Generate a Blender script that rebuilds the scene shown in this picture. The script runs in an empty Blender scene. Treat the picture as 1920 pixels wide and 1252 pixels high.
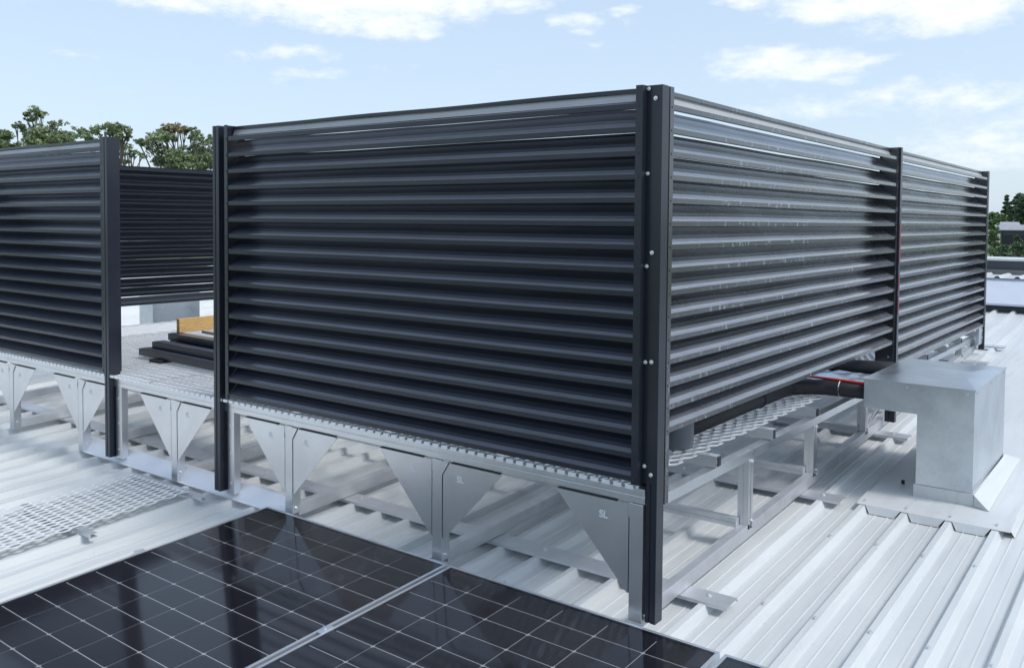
import bpy, math, random
from mathutils import Vector, Matrix, noise as mnoise
random.seed(7)
sc = bpy.context.scene
C = sc.collection

# ------------------------------------------------------------------ camera
CAM = Vector((1.4072, -2.6663, 1.3647))
CR = Vector((0.796, 0.6052, 0.0077)); CU = Vector((-0.0311, 0.0282, 0.9991)); CF = Vector((-0.6044, 0.7956, -0.0413))
FPX, PPX, PPY = 1677.65, 960.0, 482.34          # focal length and principal point, in pixels of the 1920-wide photograph
cd = bpy.data.cameras.new("camera"); cam = bpy.data.objects.new("camera", cd); C.objects.link(cam)
cd.sensor_fit = 'HORIZONTAL'; cd.sensor_width = 36.0; cd.lens = 36.0*FPX/1920
cd.shift_y = -(626-PPY)/1920; cd.clip_start = 0.05; cd.clip_end = 6000
M = Matrix.Identity(4)
for i in range(3):
    M[i][0] = CR[i]; M[i][1] = CU[i]; M[i][2] = -CF[i]; M[i][3] = CAM[i]
cam.matrix_world = M
sc.camera = cam

def ray(x, y):
    return (CF + CR*((x-PPX)/FPX) + CU*((PPY-y)/FPX))
def at_range(x, y, dist):                        # point on a pixel's ray at a horizontal distance
    d = ray(x, y); return CAM + d*(dist/math.hypot(d.x, d.y))
def azel(x, y):
    d = ray(x, y).normalized(); return math.atan2(d.x, d.y), math.asin(d.z)

# ------------------------------------------------------------------ sun, sky
SUN_EL, SUN_AZ = math.radians(52), math.radians(78)      # azimuth measured from +Y towards +X
sl = bpy.data.lights.new("sun", 'SUN'); so = bpy.data.objects.new("sun", sl); C.objects.link(so)
sl.energy = 1.4; sl.angle = math.radians(15); sl.color = (1.0, 0.97, 0.93)
sd = Vector((math.sin(SUN_AZ)*math.cos(SUN_EL), math.cos(SUN_AZ)*math.cos(SUN_EL), math.sin(SUN_EL)))
so.rotation_euler = sd.to_track_quat('Z', 'Y').to_euler(); so.location = (6, 2, 9)

sc.view_settings.view_transform = 'Standard'; sc.view_settings.look = 'None'
sc.view_settings.gamma = 1; sc.view_settings.exposure = 0.53; sc.view_settings.use_curve_mapping = False

W = bpy.data.worlds.new("World"); sc.world = W; W.use_nodes = True
nt = W.node_tree; N = nt.nodes; L = nt.links
for n in list(N): N.remove(n)
def nd(tree, typ, **kw):
    n = tree.nodes.new(typ)
    for k, v in kw.items(): setattr(n, k, v)
    return n
def mth(tree, op, a, b=None, c=None, clamp=False):
    n = tree.nodes.new('ShaderNodeMath'); n.operation = op; n.use_clamp = clamp
    for i, v in enumerate((a, b, c)):
        if v is None: continue
        if isinstance(v, (int, float)): n.inputs[i].default_value = v
        else: tree.links.new(v, n.inputs[i])
    return n.outputs[0]
out = nd(nt, 'ShaderNodeOutputWorld'); bg = nd(nt, 'ShaderNodeBackground')
sky = nd(nt, 'ShaderNodeTexSky', sky_type='NISHITA'); sky.sun_disc = False
sky.sun_elevation = SUN_EL; sky.sun_rotation = SUN_AZ; sky.altitude = 0; sky.air_density = 1.0; sky.dust_density = 1.2; sky.ozone_density = 1.0
SKY = 0.15
bg.inputs['Strength'].default_value = SKY
tc = nd(nt, 'ShaderNodeTexCoord'); sep = nd(nt, 'ShaderNodeSeparateXYZ'); L.new(tc.outputs['Generated'], sep.inputs[0])
vx, vy, vz = sep.outputs
az = mth(nt, 'ARCTAN2', vx, vy); el = mth(nt, 'ARCSINE', vz)
comb = nd(nt, 'ShaderNodeCombineXYZ'); L.new(az, comb.inputs[0]); L.new(mth(nt, 'MULTIPLY', el, 2.2), comb.inputs[1])
def wn(scale, det, rough, off=0.0):
    n = nd(nt, 'ShaderNodeTexNoise'); n.inputs['Scale'].default_value = scale; n.inputs['Detail'].default_value = det
    n.inputs['Roughness'].default_value = rough
    m = nd(nt, 'ShaderNodeMapping'); m.inputs['Location'].default_value = (off, off*0.7, off*1.3); L.new(comb.outputs[0], m.inputs[0]); L.new(m.outputs[0], n.inputs[0])
    return n.outputs[0]
warp = wn(9, 4, 0.6, 3.1); warp2 = wn(9, 4, 0.6, 8.4)
aw = mth(nt, 'ADD', az, mth(nt, 'MULTIPLY', mth(nt, 'SUBTRACT', warp, 0.5), 0.10))
ew = mth(nt, 'ADD', el, mth(nt, 'MULTIPLY', mth(nt, 'SUBTRACT', warp2, 0.5), 0.045))
# the clouds that stand in this part of the sky: centre (photo pixel), half width, half height (pixels), weight
clouds = [(640, 5, 360, 52, 1.0), (330, -12, 220, 30, .8), (900, -8, 170, 48, 1.0), (740, 45, 120, 26, .9), (1085, 40, 55, 20, .8), (1160, 18, 34, 14, .7),
          (1620, 5, 260, 36, .95), (1780, 20, 200, 50, .95), (1400, 8, 80, 16, .7), (1490, 122, 200, 40, .9), (1390, 135, 100, 22, .7), (1600, 140, 80, 22, .6),
          (560, 100, 110, 13, .5), (600, 138, 80, 12, .55), (466, 96, 20, 12, .5), (140, 102, 60, 8, .35), (1680, 112, 40, 14, .5), (1790, 180, 190, 34, .62), (1880, 270, 260, 60, .6),
          (1560, 200, 260, 26, .5), (1100, 75, 40, 10, .4), (1850, 250, 200, 30, .5)]
acc = None
for (px, py, hw, hh, wt) in clouds:
    a0, e0 = azel(px, py); ca = abs(azel(px+hw, py)[0]-a0); ce = hh/FPX
    da = mth(nt, 'DIVIDE', mth(nt, 'SUBTRACT', aw, a0), ca*1.15); de = mth(nt, 'DIVIDE', mth(nt, 'SUBTRACT', ew, e0), ce*1.15)
    q = mth(nt, 'ADD', mth(nt, 'MULTIPLY', da, da), mth(nt, 'MULTIPLY', de, de))
    g = mth(nt, 'MULTIPLY', mth(nt, 'SUBTRACT', 1.0, q, clamp=True), wt*1.2)
    acc = g if acc is None else mth(nt, 'MAXIMUM', acc, g)
# elsewhere the same broken cloud goes on
far = wn(2.3, 6, 0.55, 1.7)
away = mth(nt, 'SUBTRACT', 1.0, mth(nt, 'COMPARE', az, -0.65, 0.62))
ov = mth(nt, 'MULTIPLY', mth(nt, 'MAXIMUM', away, mth(nt, 'GREATER_THAN', el, 0.30)), mth(nt, 'MULTIPLY', mth(nt, 'SUBTRACT', far, 0.5, clamp=True), 4.0))
acc = mth(nt, 'MAXIMUM', acc, ov)
fine = wn(26, 7, 0.62, 5.0)
den = mth(nt, 'SUBTRACT', mth(nt, 'ADD', acc, mth(nt, 'MULTIPLY', mth(nt, 'SUBTRACT', fine, 0.5), 2.0)), 0.16)
mr = nd(nt, 'ShaderNodeMapRange', interpolation_type='SMOOTHSTEP'); L.new(den, mr.inputs[0]); mr.inputs[1].default_value = 0.0; mr.inputs[2].default_value = 1.2
mask = mth(nt, 'MULTIPLY', mr.outputs[0], 0.80)
CLOUD = (5.3, 5.35, 5.4)
mixc = nd(nt, 'ShaderNodeMix', data_type='RGBA'); L.new(mask, mixc.inputs[0])
# thin high veil over the whole sky lightens the blue, more so towards the horizon
veil = nd(nt, 'ShaderNodeMix', data_type='RGBA')
vm = nd(nt, 'ShaderNodeMapRange'); L.new(el, vm.inputs[0]); vm.inputs[1].default_value = 0.0; vm.inputs[2].default_value = 0.5; vm.inputs[3].default_value = 0.80; vm.inputs[4].default_value = 0.55
L.new(vm.outputs[0], veil.inputs[0]); L.new(sky.outputs[0], veil.inputs[6]); veil.inputs[7].default_value = (2.95, 3.60, 4.35, 1)
L.new(veil.outputs[2], mixc.inputs[6]); mixc.inputs[7].default_value = (*CLOUD, 1)
L.new(mixc.outputs[2], bg.inputs[0]); L.new(bg.outputs[0], out.inputs[0])

# ------------------------------------------------------------------ helpers
class MB:
    def __init__(s): s.v = []; s.f = []
    def add(s, v, f):
        n = len(s.v); s.v += [tuple(p) for p in v]; s.f += [tuple(i+n for i in q) for q in f]; return s
    def box(s, x0, x1, y0, y1, z0, z1):
        return s.add([(x0,y0,z0),(x1,y0,z0),(x1,y1,z0),(x0,y1,z0),(x0,y0,z1),(x1,y0,z1),(x1,y1,z1),(x0,y1,z1)],
                     [(3,2,1,0),(4,5,6,7),(0,1,5,4),(1,2,6,5),(2,3,7,6),(3,0,4,7)])
    def prism(s, poly, a, b, fn):                 # poly of 2D points, fn(p, q, t) -> 3D
        n = len(poly)
        v = [fn(p, q, a) for p, q in poly] + [fn(p, q, b) for p, q in poly]
        f = [tuple(range(n)), tuple(range(2*n-1, n-1, -1))] + [((i+1) % n, i, n+i, n+(i+1) % n) for i in range(n)]
        return s.add(v, f)
    def sheet(s, line, a, b, t, fn):              # a bent sheet: open polyline in 2D with thickness t, swept a..b
        L2 = []
        for i, (p, q) in enumerate(line):
            d0 = Vector(line[i])-Vector(line[i-1]) if i else None
            d1 = Vector(line[i+1])-Vector(line[i]) if i < len(line)-1 else None
            d = (d0.normalized() if d0 else Vector((0,0))) + (d1.normalized() if d1 else Vector((0,0))); d.normalize()
            L2.append((p - d.y*t, q + d.x*t))
        return s.prism(list(line)+L2[::-1], a, b, fn)
    def cyl(s, p0, p1, r, n=12, r1=None):
        return s.tube([p0, p1], r, n, r1)
    def tube(s, pts, r, n=12, r1=None):
        pts = [Vector(p) for p in pts]; rings = []; prev = None; m = len(pts); base = len(s.v)
        for i, p in enumerate(pts):
            d = (pts[min(i+1, m-1)]-pts[max(i-1, 0)]).normalized()
            if prev is None: a = d.orthogonal().normalized()
            else: a = (prev - d*prev.dot(d)).normalized()
            prev = a; b = d.cross(a); rr = r if r1 is None else r+(r1-r)*i/(m-1)
            for k in range(n):
                t = 2*math.pi*k/n; s.v.append(tuple(p + (a*math.cos(t)+b*math.sin(t))*rr))
        for i in range(m-1):
            for k in range(n):
                s.f.append((base+i*n+k, base+i*n+(k+1) % n, base+(i+1)*n+(k+1) % n, base+(i+1)*n+k))
        s.f.append(tuple(base+k for k in range(n))[::-1]); s.f.append(tuple(base+(m-1)*n+k for k in range(n)))
        return s
    def map(s, fn): s.v = [tuple(fn(*p)) for p in s.v]; return s
    def mesh(s, name, origin=(0,0,0)):
        o = Vector(origin); me = bpy.data.meshes.new(name)
        me.from_pydata([(p[0]-o.x, p[1]-o.y, p[2]-o.z) for p in s.v], [], s.f); me.update(); return me

def link(name, me, mat, parent=None, loc=(0,0,0), rot=(0,0,0), smooth=False, bevel=0):
    o = bpy.data.objects.new(name, me); C.objects.link(o); o.location = loc; o.rotation_euler = rot
    if mat is not None and not me.materials: me.materials.append(mat)
    if parent is not None: o.parent = parent
    if smooth:
        for p in me.polygons: p.use_smooth = True
    if bevel:
        b = o.modifiers.new("bevel", 'BEVEL'); b.width = bevel; b.segments = 2; b.limit_method = 'ANGLE'; b.angle_limit = 0.6
    return o
def tag(o, label, cat, group=None):
    o['label'] = label; o['category'] = cat
    if group: o['group'] = group
    return o
def thing(name, label, cat, loc=(0,0,0), rot=(0,0,0), group=None):
    o = bpy.data.objects.new(name, None); C.objects.link(o); o.location = loc; o.rotation_euler = rot; o.empty_display_size = .1
    return tag(o, label, cat, group)
def part(name, mb, mat, t, **kw):                 # mb in world coordinates, thing t unrotated
    return link(name, mb.mesh(name, t.location), mat, t, **kw)
def sub(name, mb, mat, p, t, **kw):               # a sub-part of part p of thing t
    return link(name, mb.mesh(name, t.location), mat, p, **kw)
def solo(name, mb, mat, loc, label, cat, group=None, **kw):
    return tag(link(name, mb.mesh(name, loc), mat, None, loc, **kw), label, cat, group)
def struct(name, mb, mat, **kw):
    o = link(name, mb.mesh(name), mat, **kw); o['kind'] = 'structure'; return o

# ------------------------------------------------------------------ materials
def material(name, base, rough=.5, metal=0., spec=.5, var=0., vscale=6., rvar=0., bump=0., bscale=60., stretch=(1,1,1), coat=0., dirt=None, ledge_light=None, dstretch=None):
    m = bpy.data.materials.new(name); m.use_nodes = True; t = m.node_tree; b = t.nodes['Principled BSDF']
    b.inputs['Base Color'].default_value = (*base, 1); b.inputs['Roughness'].default_value = rough; b.inputs['Metallic'].default_value = metal
    b.inputs['Specular IOR Level'].default_value = spec
    if coat: b.inputs['Coat Weight'].default_value = coat; b.inputs['Coat Roughness'].default_value = .16; b.inputs['Coat IOR'].default_value = 1.6
    g = t.nodes.new('ShaderNodeNewGeometry'); mp = t.nodes.new('ShaderNodeMapping'); mp.inputs['Scale'].default_value = stretch
    t.links.new(g.outputs['Position'], mp.inputs[0])
    def nz(scale, det=5, rg=.6, st=None):
        n = t.nodes.new('ShaderNodeTexNoise'); n.inputs['Scale'].default_value = scale; n.inputs['Detail'].default_value = det; n.inputs['Roughness'].default_value = rg
        m_ = mp
        if st: m_ = t.nodes.new('ShaderNodeMapping'); m_.inputs['Scale'].default_value = st; t.links.new(g.outputs['Position'], m_.inputs[0])
        t.links.new(m_.outputs[0], n.inputs[0]); return n.outputs[0]
    col = None
    if var:
        n = nz(vscale); mx = t.nodes.new('ShaderNodeMix'); mx.data_type = 'RGBA'
        f = mth(t, 'MULTIPLY', mth(t, 'SUBTRACT', n, .3, clamp=True), 2.5, clamp=True); t.links.new(f, mx.inputs[0])
        mx.inputs[6].default_value = (*[c*(1-var) for c in base], 1); mx.inputs[7].default_value = (*[min(1, c*(1+var)) for c in base], 1)
        col = mx.outputs[2]
    if dirt:                                      # (colour, noise scale, threshold, strength)
        dc, dsc, th, st = dirt; n = nz(dsc, 4, .55, dstretch); mx = t.nodes.new('ShaderNodeMix'); mx.data_type = 'RGBA'
        f = mth(t, 'MULTIPLY', mth(t, 'MULTIPLY', mth(t, 'SUBTRACT', n, th, clamp=True), 8, clamp=True), st)
        if dstretch:                              # smears show on the upright lips, in patches along the blade
            sx = t.nodes.new('ShaderNodeSeparateXYZ'); t.links.new(g.outputs['True Normal'], sx.inputs[0]); pt = nz(3.1, 3, .5, (0, 1, .35))
            f = mth(t, 'MULTIPLY', f, mth(t, 'MULTIPLY', mth(t, 'GREATER_THAN', sx.outputs[0], .97), mth(t, 'MULTIPLY', mth(t, 'SUBTRACT', pt, .44, clamp=True), 7, clamp=True)))
        t.links.new(f, mx.inputs[0])
        if col is None: mx.inputs[6].default_value = (*base, 1)
        else: t.links.new(col, mx.inputs[6])
        mx.inputs[7].default_value = (*dc, 1); col = mx.outputs[2]
    if ledge_light:                                      # sky light put into the colour: upward faces painted paler
        dc, st = ledge_light; sx = t.nodes.new('ShaderNodeSeparateXYZ'); t.links.new(g.outputs['True Normal'], sx.inputs[0]); mx = t.nodes.new('ShaderNodeMix'); mx.data_type = 'RGBA'
        n = nz(7, 5, .6); up = mth(t, 'MULTIPLY', mth(t, 'SUBTRACT', mth(t, 'ABSOLUTE', sx.outputs[2]), .70, clamp=True), 4.5, clamp=True)
        t.links.new(mth(t, 'MULTIPLY', mth(t, 'MULTIPLY', up, mth(t, 'ADD', n, .45, clamp=True)), st), mx.inputs[0])
        if col is None: mx.inputs[6].default_value = (*base, 1)
        else: t.links.new(col, mx.inputs[6])
        mx.inputs[7].default_value = (*dc, 1); col = mx.outputs[2]
    if col is not None: t.links.new(col, b.inputs['Base Color'])
    if rvar:
        n = nz(vscale*2.3); t.links.new(mth(t, 'ADD', mth(t, 'MULTIPLY', mth(t, 'SUBTRACT', n, .5), rvar*2), rough, clamp=True), b.inputs['Roughness'])
    if bump:
        n = nz(bscale, 3); bp = t.nodes.new('ShaderNodeBump'); bp.inputs['Strength'].default_value = bump; bp.inputs['Distance'].default_value = .004
        t.links.new(n, bp.inputs['Height']); t.links.new(bp.outputs[0], b.inputs['Normal'])
    return m
m_dark = material('charcoal_powder_coat', (.014, .017, .028), .36, spec=.45, coat=.25, var=.12, vscale=9, rvar=.06, dirt=((.06,.06,.065), 18, .68, .3), ledge_light=((.10,.11,.145), .8))
m_smeared_lit = material('smeared_lit_charcoal_coat', (.030, .032, .038), .26, spec=.65, coat=.6, var=.12, vscale=5, rvar=.06, dirt=((.34,.34,.35), 36, .54, .7), dstretch=(0, 1, .55), ledge_light=((.27,.28,.31), .75))  # base and ledges lightened as if lit; pale smears are real dirt
m_alu = material('mill_aluminium', (.72, .73, .75), .30, metal=1.0, var=.06, vscale=5, rvar=.07, bump=.03, bscale=120)
m_alu_w = material('weathered_aluminium', (.66, .67, .69), .42, metal=.65, var=.10, vscale=7, rvar=.08, dirt=((.42,.41,.40), 9, .62, .4))
m_mesh = material('bright_expanded_aluminium', (.90, .91, .92), .36, metal=.25, var=.05, vscale=20)
m_strip = material('bare_grey_strip', (.50, .50, .50), .40, metal=.3, var=.08, vscale=4)
m_bolt = material('zinc_bolt', (.80, .80, .80), .28, metal=.7)
m_black = material('black_pipe_insulation', (.014, .014, .017), .55, var=.2, vscale=30, bump=.15, bscale=200)
m_gap = material('dark_parts_and_shade', (.02, .021, .024), .6)  # dark solids, and boxes that stand for shade in joints
m_greyp = material('grey_plastic', (.12, .14, .16), .42, var=.08, vscale=12)
m_red = material('red_cable_sheath', (.55, .03, .02), .4)
m_redp = material('red_marker_paint', (.24, .05, .06), .5, var=.4, vscale=60)
m_timber = material('yellow_pine', (.62, .38, .14), .6, var=.18, vscale=14, stretch=(6, 1, 6), bump=.1, dirt=((.36,.18,.05), 20, .62, .6))
m_timber2 = material('pale_board', (.46, .40, .33), .65, var=.15, vscale=14)
m_leafdry = material('dry_leaf_brown', (.42, .17, .06), .7, var=.3, vscale=120)
m_frame = material('panel_frame_anodised', (.66, .69, .73), .30, metal=.75, var=.04)
m_sheet = material('panel_backing_black', (.008, .009, .013), .25)
m_grid = material('silver_cell_gap', (.82, .83, .86), .5)
m_mark = material('white_etched_mark', (.85, .86, .88), .5)
m_parapet = material('dark_grey_parapet', (.045, .05, .06), .6, var=.15, vscale=2)
m_apron = material('pale_lilac_sheet', (.58, .61, .69), .45, var=.04, vscale=3)
m_trunk = material('gum_bark', (.14, .125, .105), .85, var=.3, vscale=3)
m_wall = material('cream_wall', (.62, .60, .52), .8); m_hroof = material('grey_tile_roof', (.36, .37, .40), .7, var=.1, vscale=1); m_hdark = material('dark_wall', (.03,.03,.035), .7)
m_glass_h = material('house_window', (.05,.06,.08), .1)

def roof_material():
    m = bpy.data.materials.new('white_roof_sheet'); m.use_nodes = True; t = m.node_tree; b = t.nodes['Principled BSDF']
    b.inputs['Roughness'].default_value = .36; b.inputs['Specular IOR Level'].default_value = .45
    g = t.nodes.new('ShaderNodeNewGeometry')
    def nz(scale, st, det=6, rg=.62):
        mp = t.nodes.new('ShaderNodeMapping'); mp.inputs['Scale'].default_value = st; t.links.new(g.outputs['Position'], mp.inputs[0])
        n = t.nodes.new('ShaderNodeTexNoise'); n.inputs['Scale'].default_value = scale; n.inputs['Detail'].default_value = det; n.inputs['Roughness'].default_value = rg
        t.links.new(mp.outputs[0], n.inputs[0]); return n.outputs[0]
    a = nz(2.2, (1, .45, 1)); s = nz(9, (2.2, .12, 1)); d = nz(38, (1, .6, 1), 8, .75)
    def mix(f, c0, c1):
        x = t.nodes.new('ShaderNodeMix'); x.data_type = 'RGBA'; t.links.new(f, x.inputs[0])
        if isinstance(c0, tuple): x.inputs[6].default_value = (*c0, 1)
        else: t.links.new(c0, x.inputs[6])
        x.inputs[7].default_value = (*c1, 1); return x.outputs[2]
    c = mix(mth(t, 'MULTIPLY', mth(t, 'SUBTRACT', a, .32, clamp=True), 2.4, clamp=True), (.60, .625, .622), (.70, .718, .712))
    c = mix(mth(t, 'MULTIPLY', mth(t, 'MULTIPLY', mth(t, 'SUBTRACT', s, .52, clamp=True), 5, clamp=True), .5), c, (.47, .485, .475))
    c = mix(mth(t, 'MULTIPLY', mth(t, 'MULTIPLY', mth(t, 'SUBTRACT', d, .622, clamp=True), 14, clamp=True), .65), c, (.36, .35, .33))
    t.links.new(c, b.inputs['Base Color'])
    t.links.new(mth(t, 'ADD', mth(t, 'MULTIPLY', s, .25), .24), b.inputs['Roughness'])
    w = nz(5, (1, .3, 1), 2); bp = t.nodes.new('ShaderNodeBump'); bp.inputs['Strength'].default_value = .25; bp.inputs['Distance'].default_value = .01
    t.links.new(w, bp.inputs['Height']); t.links.new(bp.outputs[0], b.inputs['Normal'])
    return m
m_roof = roof_material()

def galv_material():
    m = bpy.data.materials.new('galvanised_sheet'); m.use_nodes = True; t = m.node_tree; b = t.nodes['Principled BSDF']
    b.inputs['Metallic'].default_value = .9
    g = t.nodes.new('ShaderNodeNewGeometry'); v = t.nodes.new('ShaderNodeTexVoronoi'); v.inputs['Scale'].default_value = 55; t.links.new(g.outputs['Position'], v.inputs[0])
    n = t.nodes.new('ShaderNodeTexNoise'); n.inputs['Scale'].default_value = 4.5; n.inputs['Detail'].default_value = 4; n.inputs['Roughness'].default_value = .55; t.links.new(g.outputs['Position'], n.inputs[0])
    s = t.nodes.new('ShaderNodeSeparateColor'); t.links.new(v.outputs['Color'], s.inputs[0])
    f = mth(t, 'ADD', mth(t, 'MULTIPLY', s.outputs[0], .10), mth(t, 'MULTIPLY', mth(t, 'SUBTRACT', n.outputs[0], .12, clamp=True), 1.15), clamp=True)
    x = t.nodes.new('ShaderNodeMix'); x.data_type = 'RGBA'; t.links.new(f, x.inputs[0]); x.inputs[6].default_value = (.40, .44, .48, 1); x.inputs[7].default_value = (.82, .86, .89, 1)
    t.links.new(x.outputs[2], b.inputs['Base Color']); t.links.new(mth(t, 'ADD', mth(t, 'MULTIPLY', f, .10), .25), b.inputs['Roughness'])
    return m
m_galv = galv_material()

def cell_material():
    m = bpy.data.materials.new('silicon_cell'); m.use_nodes = True; t = m.node_tree; b = t.nodes['Principled BSDF']
    b.inputs['Roughness'].default_value = .32; b.inputs['Specular IOR Level'].default_value = .5
    g = t.nodes.new('ShaderNodeTexCoord'); sp = t.nodes.new('ShaderNodeSeparateXYZ'); t.links.new(g.outputs['Object'], sp.inputs[0])
    bus = mth(t, 'LESS_THAN', mth(t, 'PINGPONG', mth(t, 'ADD', sp.outputs[0], .5), .0092), .00022)
    oi = t.nodes.new('ShaderNodeObjectInfo')
    x = t.nodes.new('ShaderNodeMix'); x.data_type = 'RGBA'; t.links.new(oi.outputs['Random'], x.inputs[0]); x.inputs[6].default_value = (.028, .026, .037, 1); x.inputs[7].default_value = (.038, .035, .048, 1)
    y = t.nodes.new('ShaderNodeMix'); y.data_type = 'RGBA'; t.links.new(mth(t, 'MULTIPLY', bus, .30), y.inputs[0]); t.links.new(x.outputs[2], y.inputs[6]); y.inputs[7].default_value = (.22, .22, .25, 1)
    t.links.new(y.outputs[2], b.inputs['Base Color'])
    return m
m_cell = cell_material()

def glass_material():
    m = bpy.data.materials.new('panel_glass'); m.use_nodes = True; t = m.node_tree
    for n in list(t.nodes): t.nodes.remove(n)
    o = t.nodes.new('ShaderNodeOutputMaterial'); mx = t.nodes.new('ShaderNodeMixShader'); tr = t.nodes.new('ShaderNodeBsdfTransparent'); gl = t.nodes.new('ShaderNodeBsdfGlossy')
    fr = t.nodes.new('ShaderNodeFresnel'); fr.inputs[0].default_value = 1.58; gl.inputs['Roughness'].default_value = .085
    tr.inputs[0].default_value = (.95, .96, .96, 1)
    t.links.new(fr.outputs[0], mx.inputs[0]); t.links.new(tr.outputs[0], mx.inputs[1]); t.links.new(gl.outputs[0], mx.inputs[2]); t.links.new(mx.outputs[0], o.inputs[0])
    return m
m_glass = glass_material()

def leaf_material(name, c0, c1, sc_=.5):
    m = bpy.data.materials.new(name); m.use_nodes = True; t = m.node_tree; b = t.nodes['Principled BSDF']
    b.inputs['Roughness'].default_value = .55
    g = t.nodes.new('ShaderNodeNewGeometry'); n = t.nodes.new('ShaderNodeTexNoise'); n.inputs['Scale'].default_value = sc_; n.inputs['Detail'].default_value = 4; t.links.new(g.outputs['Position'], n.inputs[0])
    f = mth(t, 'ADD', mth(t, 'MULTIPLY', g.outputs['Random Per Island'], .5), mth(t, 'MULTIPLY', mth(t, 'SUBTRACT', n.outputs[0], .3), 1.2), clamp=True)
    x = t.nodes.new('ShaderNodeMix'); x.data_type = 'RGBA'; t.links.new(f, x.inputs[0]); x.inputs[6].default_value = (*c0, 1); x.inputs[7].default_value = (*c1, 1)
    t.links.new(x.outputs[2], b.inputs['Base Color']); return m
m_leaf = leaf_material('gum_leaves', (.11, .155, .075), (.34, .42, .21))
m_leaf_o = leaf_material('gum_leaves_new_growth', (.19, .17, .09), (.40, .33, .19))
m_leaf_d = leaf_material('dark_leaves', (.06, .105, .055), (.19, .27, .14), .3)
m_leaf_g = leaf_material('garden_leaves', (.07, .13, .045), (.20, .30, .11), .3)
m_ground = material('grass_ground', (.10, .14, .05), .9, var=.35, vscale=.05)
m_hill = material('far_wooded_hill', (.10, .14, .16), .9, var=.25, vscale=.02)  # blue of the distant haze is put into this colour

# ------------------------------------------------------------------ the roof we stand on
SL = 0.05
def crest(y): return -0.035 + SL*y
RP, RX0, RH = 0.1845, 0.031, 0.030              # rib pitch, first rib, rib height
mb = MB(); prof = []
k0, k1 = -80, 22
for k in range(k0, k1):
    c = RX0 + k*RP
    prof += [(c-.031, -RH), (c-.0275, -RH+.0012), (c-.0135, -.0015), (c-.0115, 0), (c+.0115, 0), (c+.0135, -.0015), (c+.0275, -RH+.0012), (c+.031, -RH)]
    for q in (.0645, .1195):
        prof += [(c+q-.0045, -RH), (c+q-.002, -RH+.0022), (c+q+.002, -RH+.0022), (c+q+.0045, -RH)]
ys = [-4.2, -2, 0, 2, 4, 6, 8.75]; n = len(prof)
vv = [(x, y, crest(y)+z) for y in ys for (x, z) in prof]
ff = [(j*n+i, j*n+i+1, (j+1)*n+i+1, (j+1)*n+i) for j in range(len(ys)-1) for i in range(n-1)]
mb.add(vv, ff); roof = struct('roof', mb, m_roof)
# hex-head screws along the purlin lines, on each rib in view
smb = MB(); smb.cyl((0,0,0), (0,0,.0025), .0085, 10); smb.cyl((0,0,.002), (0,0,.008), .0050, 6)
scr = smb.mesh('roof_screw'); scr.materials.append(m_bolt)
for yy, ka, kb in ((.43, 1, 6), (1.18, 1, 6), (-.12, 1, 3), (3.3, 5, 9), (4.6, 5, 12)):
    for k in range(ka, kb):
        link('roof_screw', scr, None, roof, (RX0+k*RP+random.uniform(-.003, .003), yy+random.uniform(-.01, .01), crest(yy)))
# building edge under the roof, so that the roof is a building's top
solo('building_wall', MB().box(-14.6, 4.0, -4.1, 24.0, -5.0, -.42), m_wall, (-5, 8, -5.0), 'pale wall of the building under the white ribbed roof', 'building')

# roof step at the far end: apron sheet, higher ribbed roof, dark parapet
mb = MB(); mb.sheet([(8.62, .47), (9.05, .735)], -4.5, 3.6, .004, lambda p, q, t: (t, p, q)); mb.box(-4.5, 3.6, 8.615, 8.64, .452, .472)
st = thing('roof_step', 'pale lilac sloping apron sheet at the far step in the white roof', 'flashing', (0, 8.6, .45))
part('apron_sheet', mb, m_apron, st)
mb = MB(); mb.box(-4.5, 3.6, 8.70, 8.74, .25, .46); part('gap_shade_strip', mb, m_parapet, st)  # dark strip stands for the shade under the raised apron
prof2 = []
for k in range(-24, 20):
    c = RX0 + k*RP*1.12; prof2 += [(c-.035, 0), (c-.014, .030), (c+.014, .030), (c+.035, 0)]
mb = MB(); n = len(prof2); vv = [(x, y, .738+z*.8) for y in (9.0, 9.85) for x, z in prof2]
mb.add(vv, [(i, i+1, n+i+1, n+i) for i in range(n-1)]); struct('upper_roof', mb, m_roof)
pw = thing('parapet_wall', 'dark grey parapet with pale coping behind the far white roof', 'wall', (-1, 10, .3))
part('wall', MB().box(-14, 3.6, 9.9, 10.1, .2, .908), m_parapet, pw)
part('band', MB().box(-14, 3.6, 9.87, 9.898, .2, .798), material('grey_fascia', (.16,.165,.17), .6, var=.1), pw)
mb = MB(); cps = [(-14 + i*.4, .930+.022*mnoise.noise(Vector((i*.23, 3.1, 0)))) for i in range(45)]
for (xa, za), (xb, zb) in zip(cps[:-1], cps[1:]):
    mb.add([(xa,9.895,.9085),(xb,9.895,.9085),(xb,10.3,.9085),(xa,10.3,.9085),(xa,9.9,za),(xb,9.9,zb),(xb,10.3,zb+.012),(xa,10.3,za+.012)], [(3,2,1,0),(4,5,6,7),(0,1,5,4),(1,2,6,5),(2,3,7,6),(3,0,4,7)])
part('coping', mb, m_roof, pw)

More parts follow.
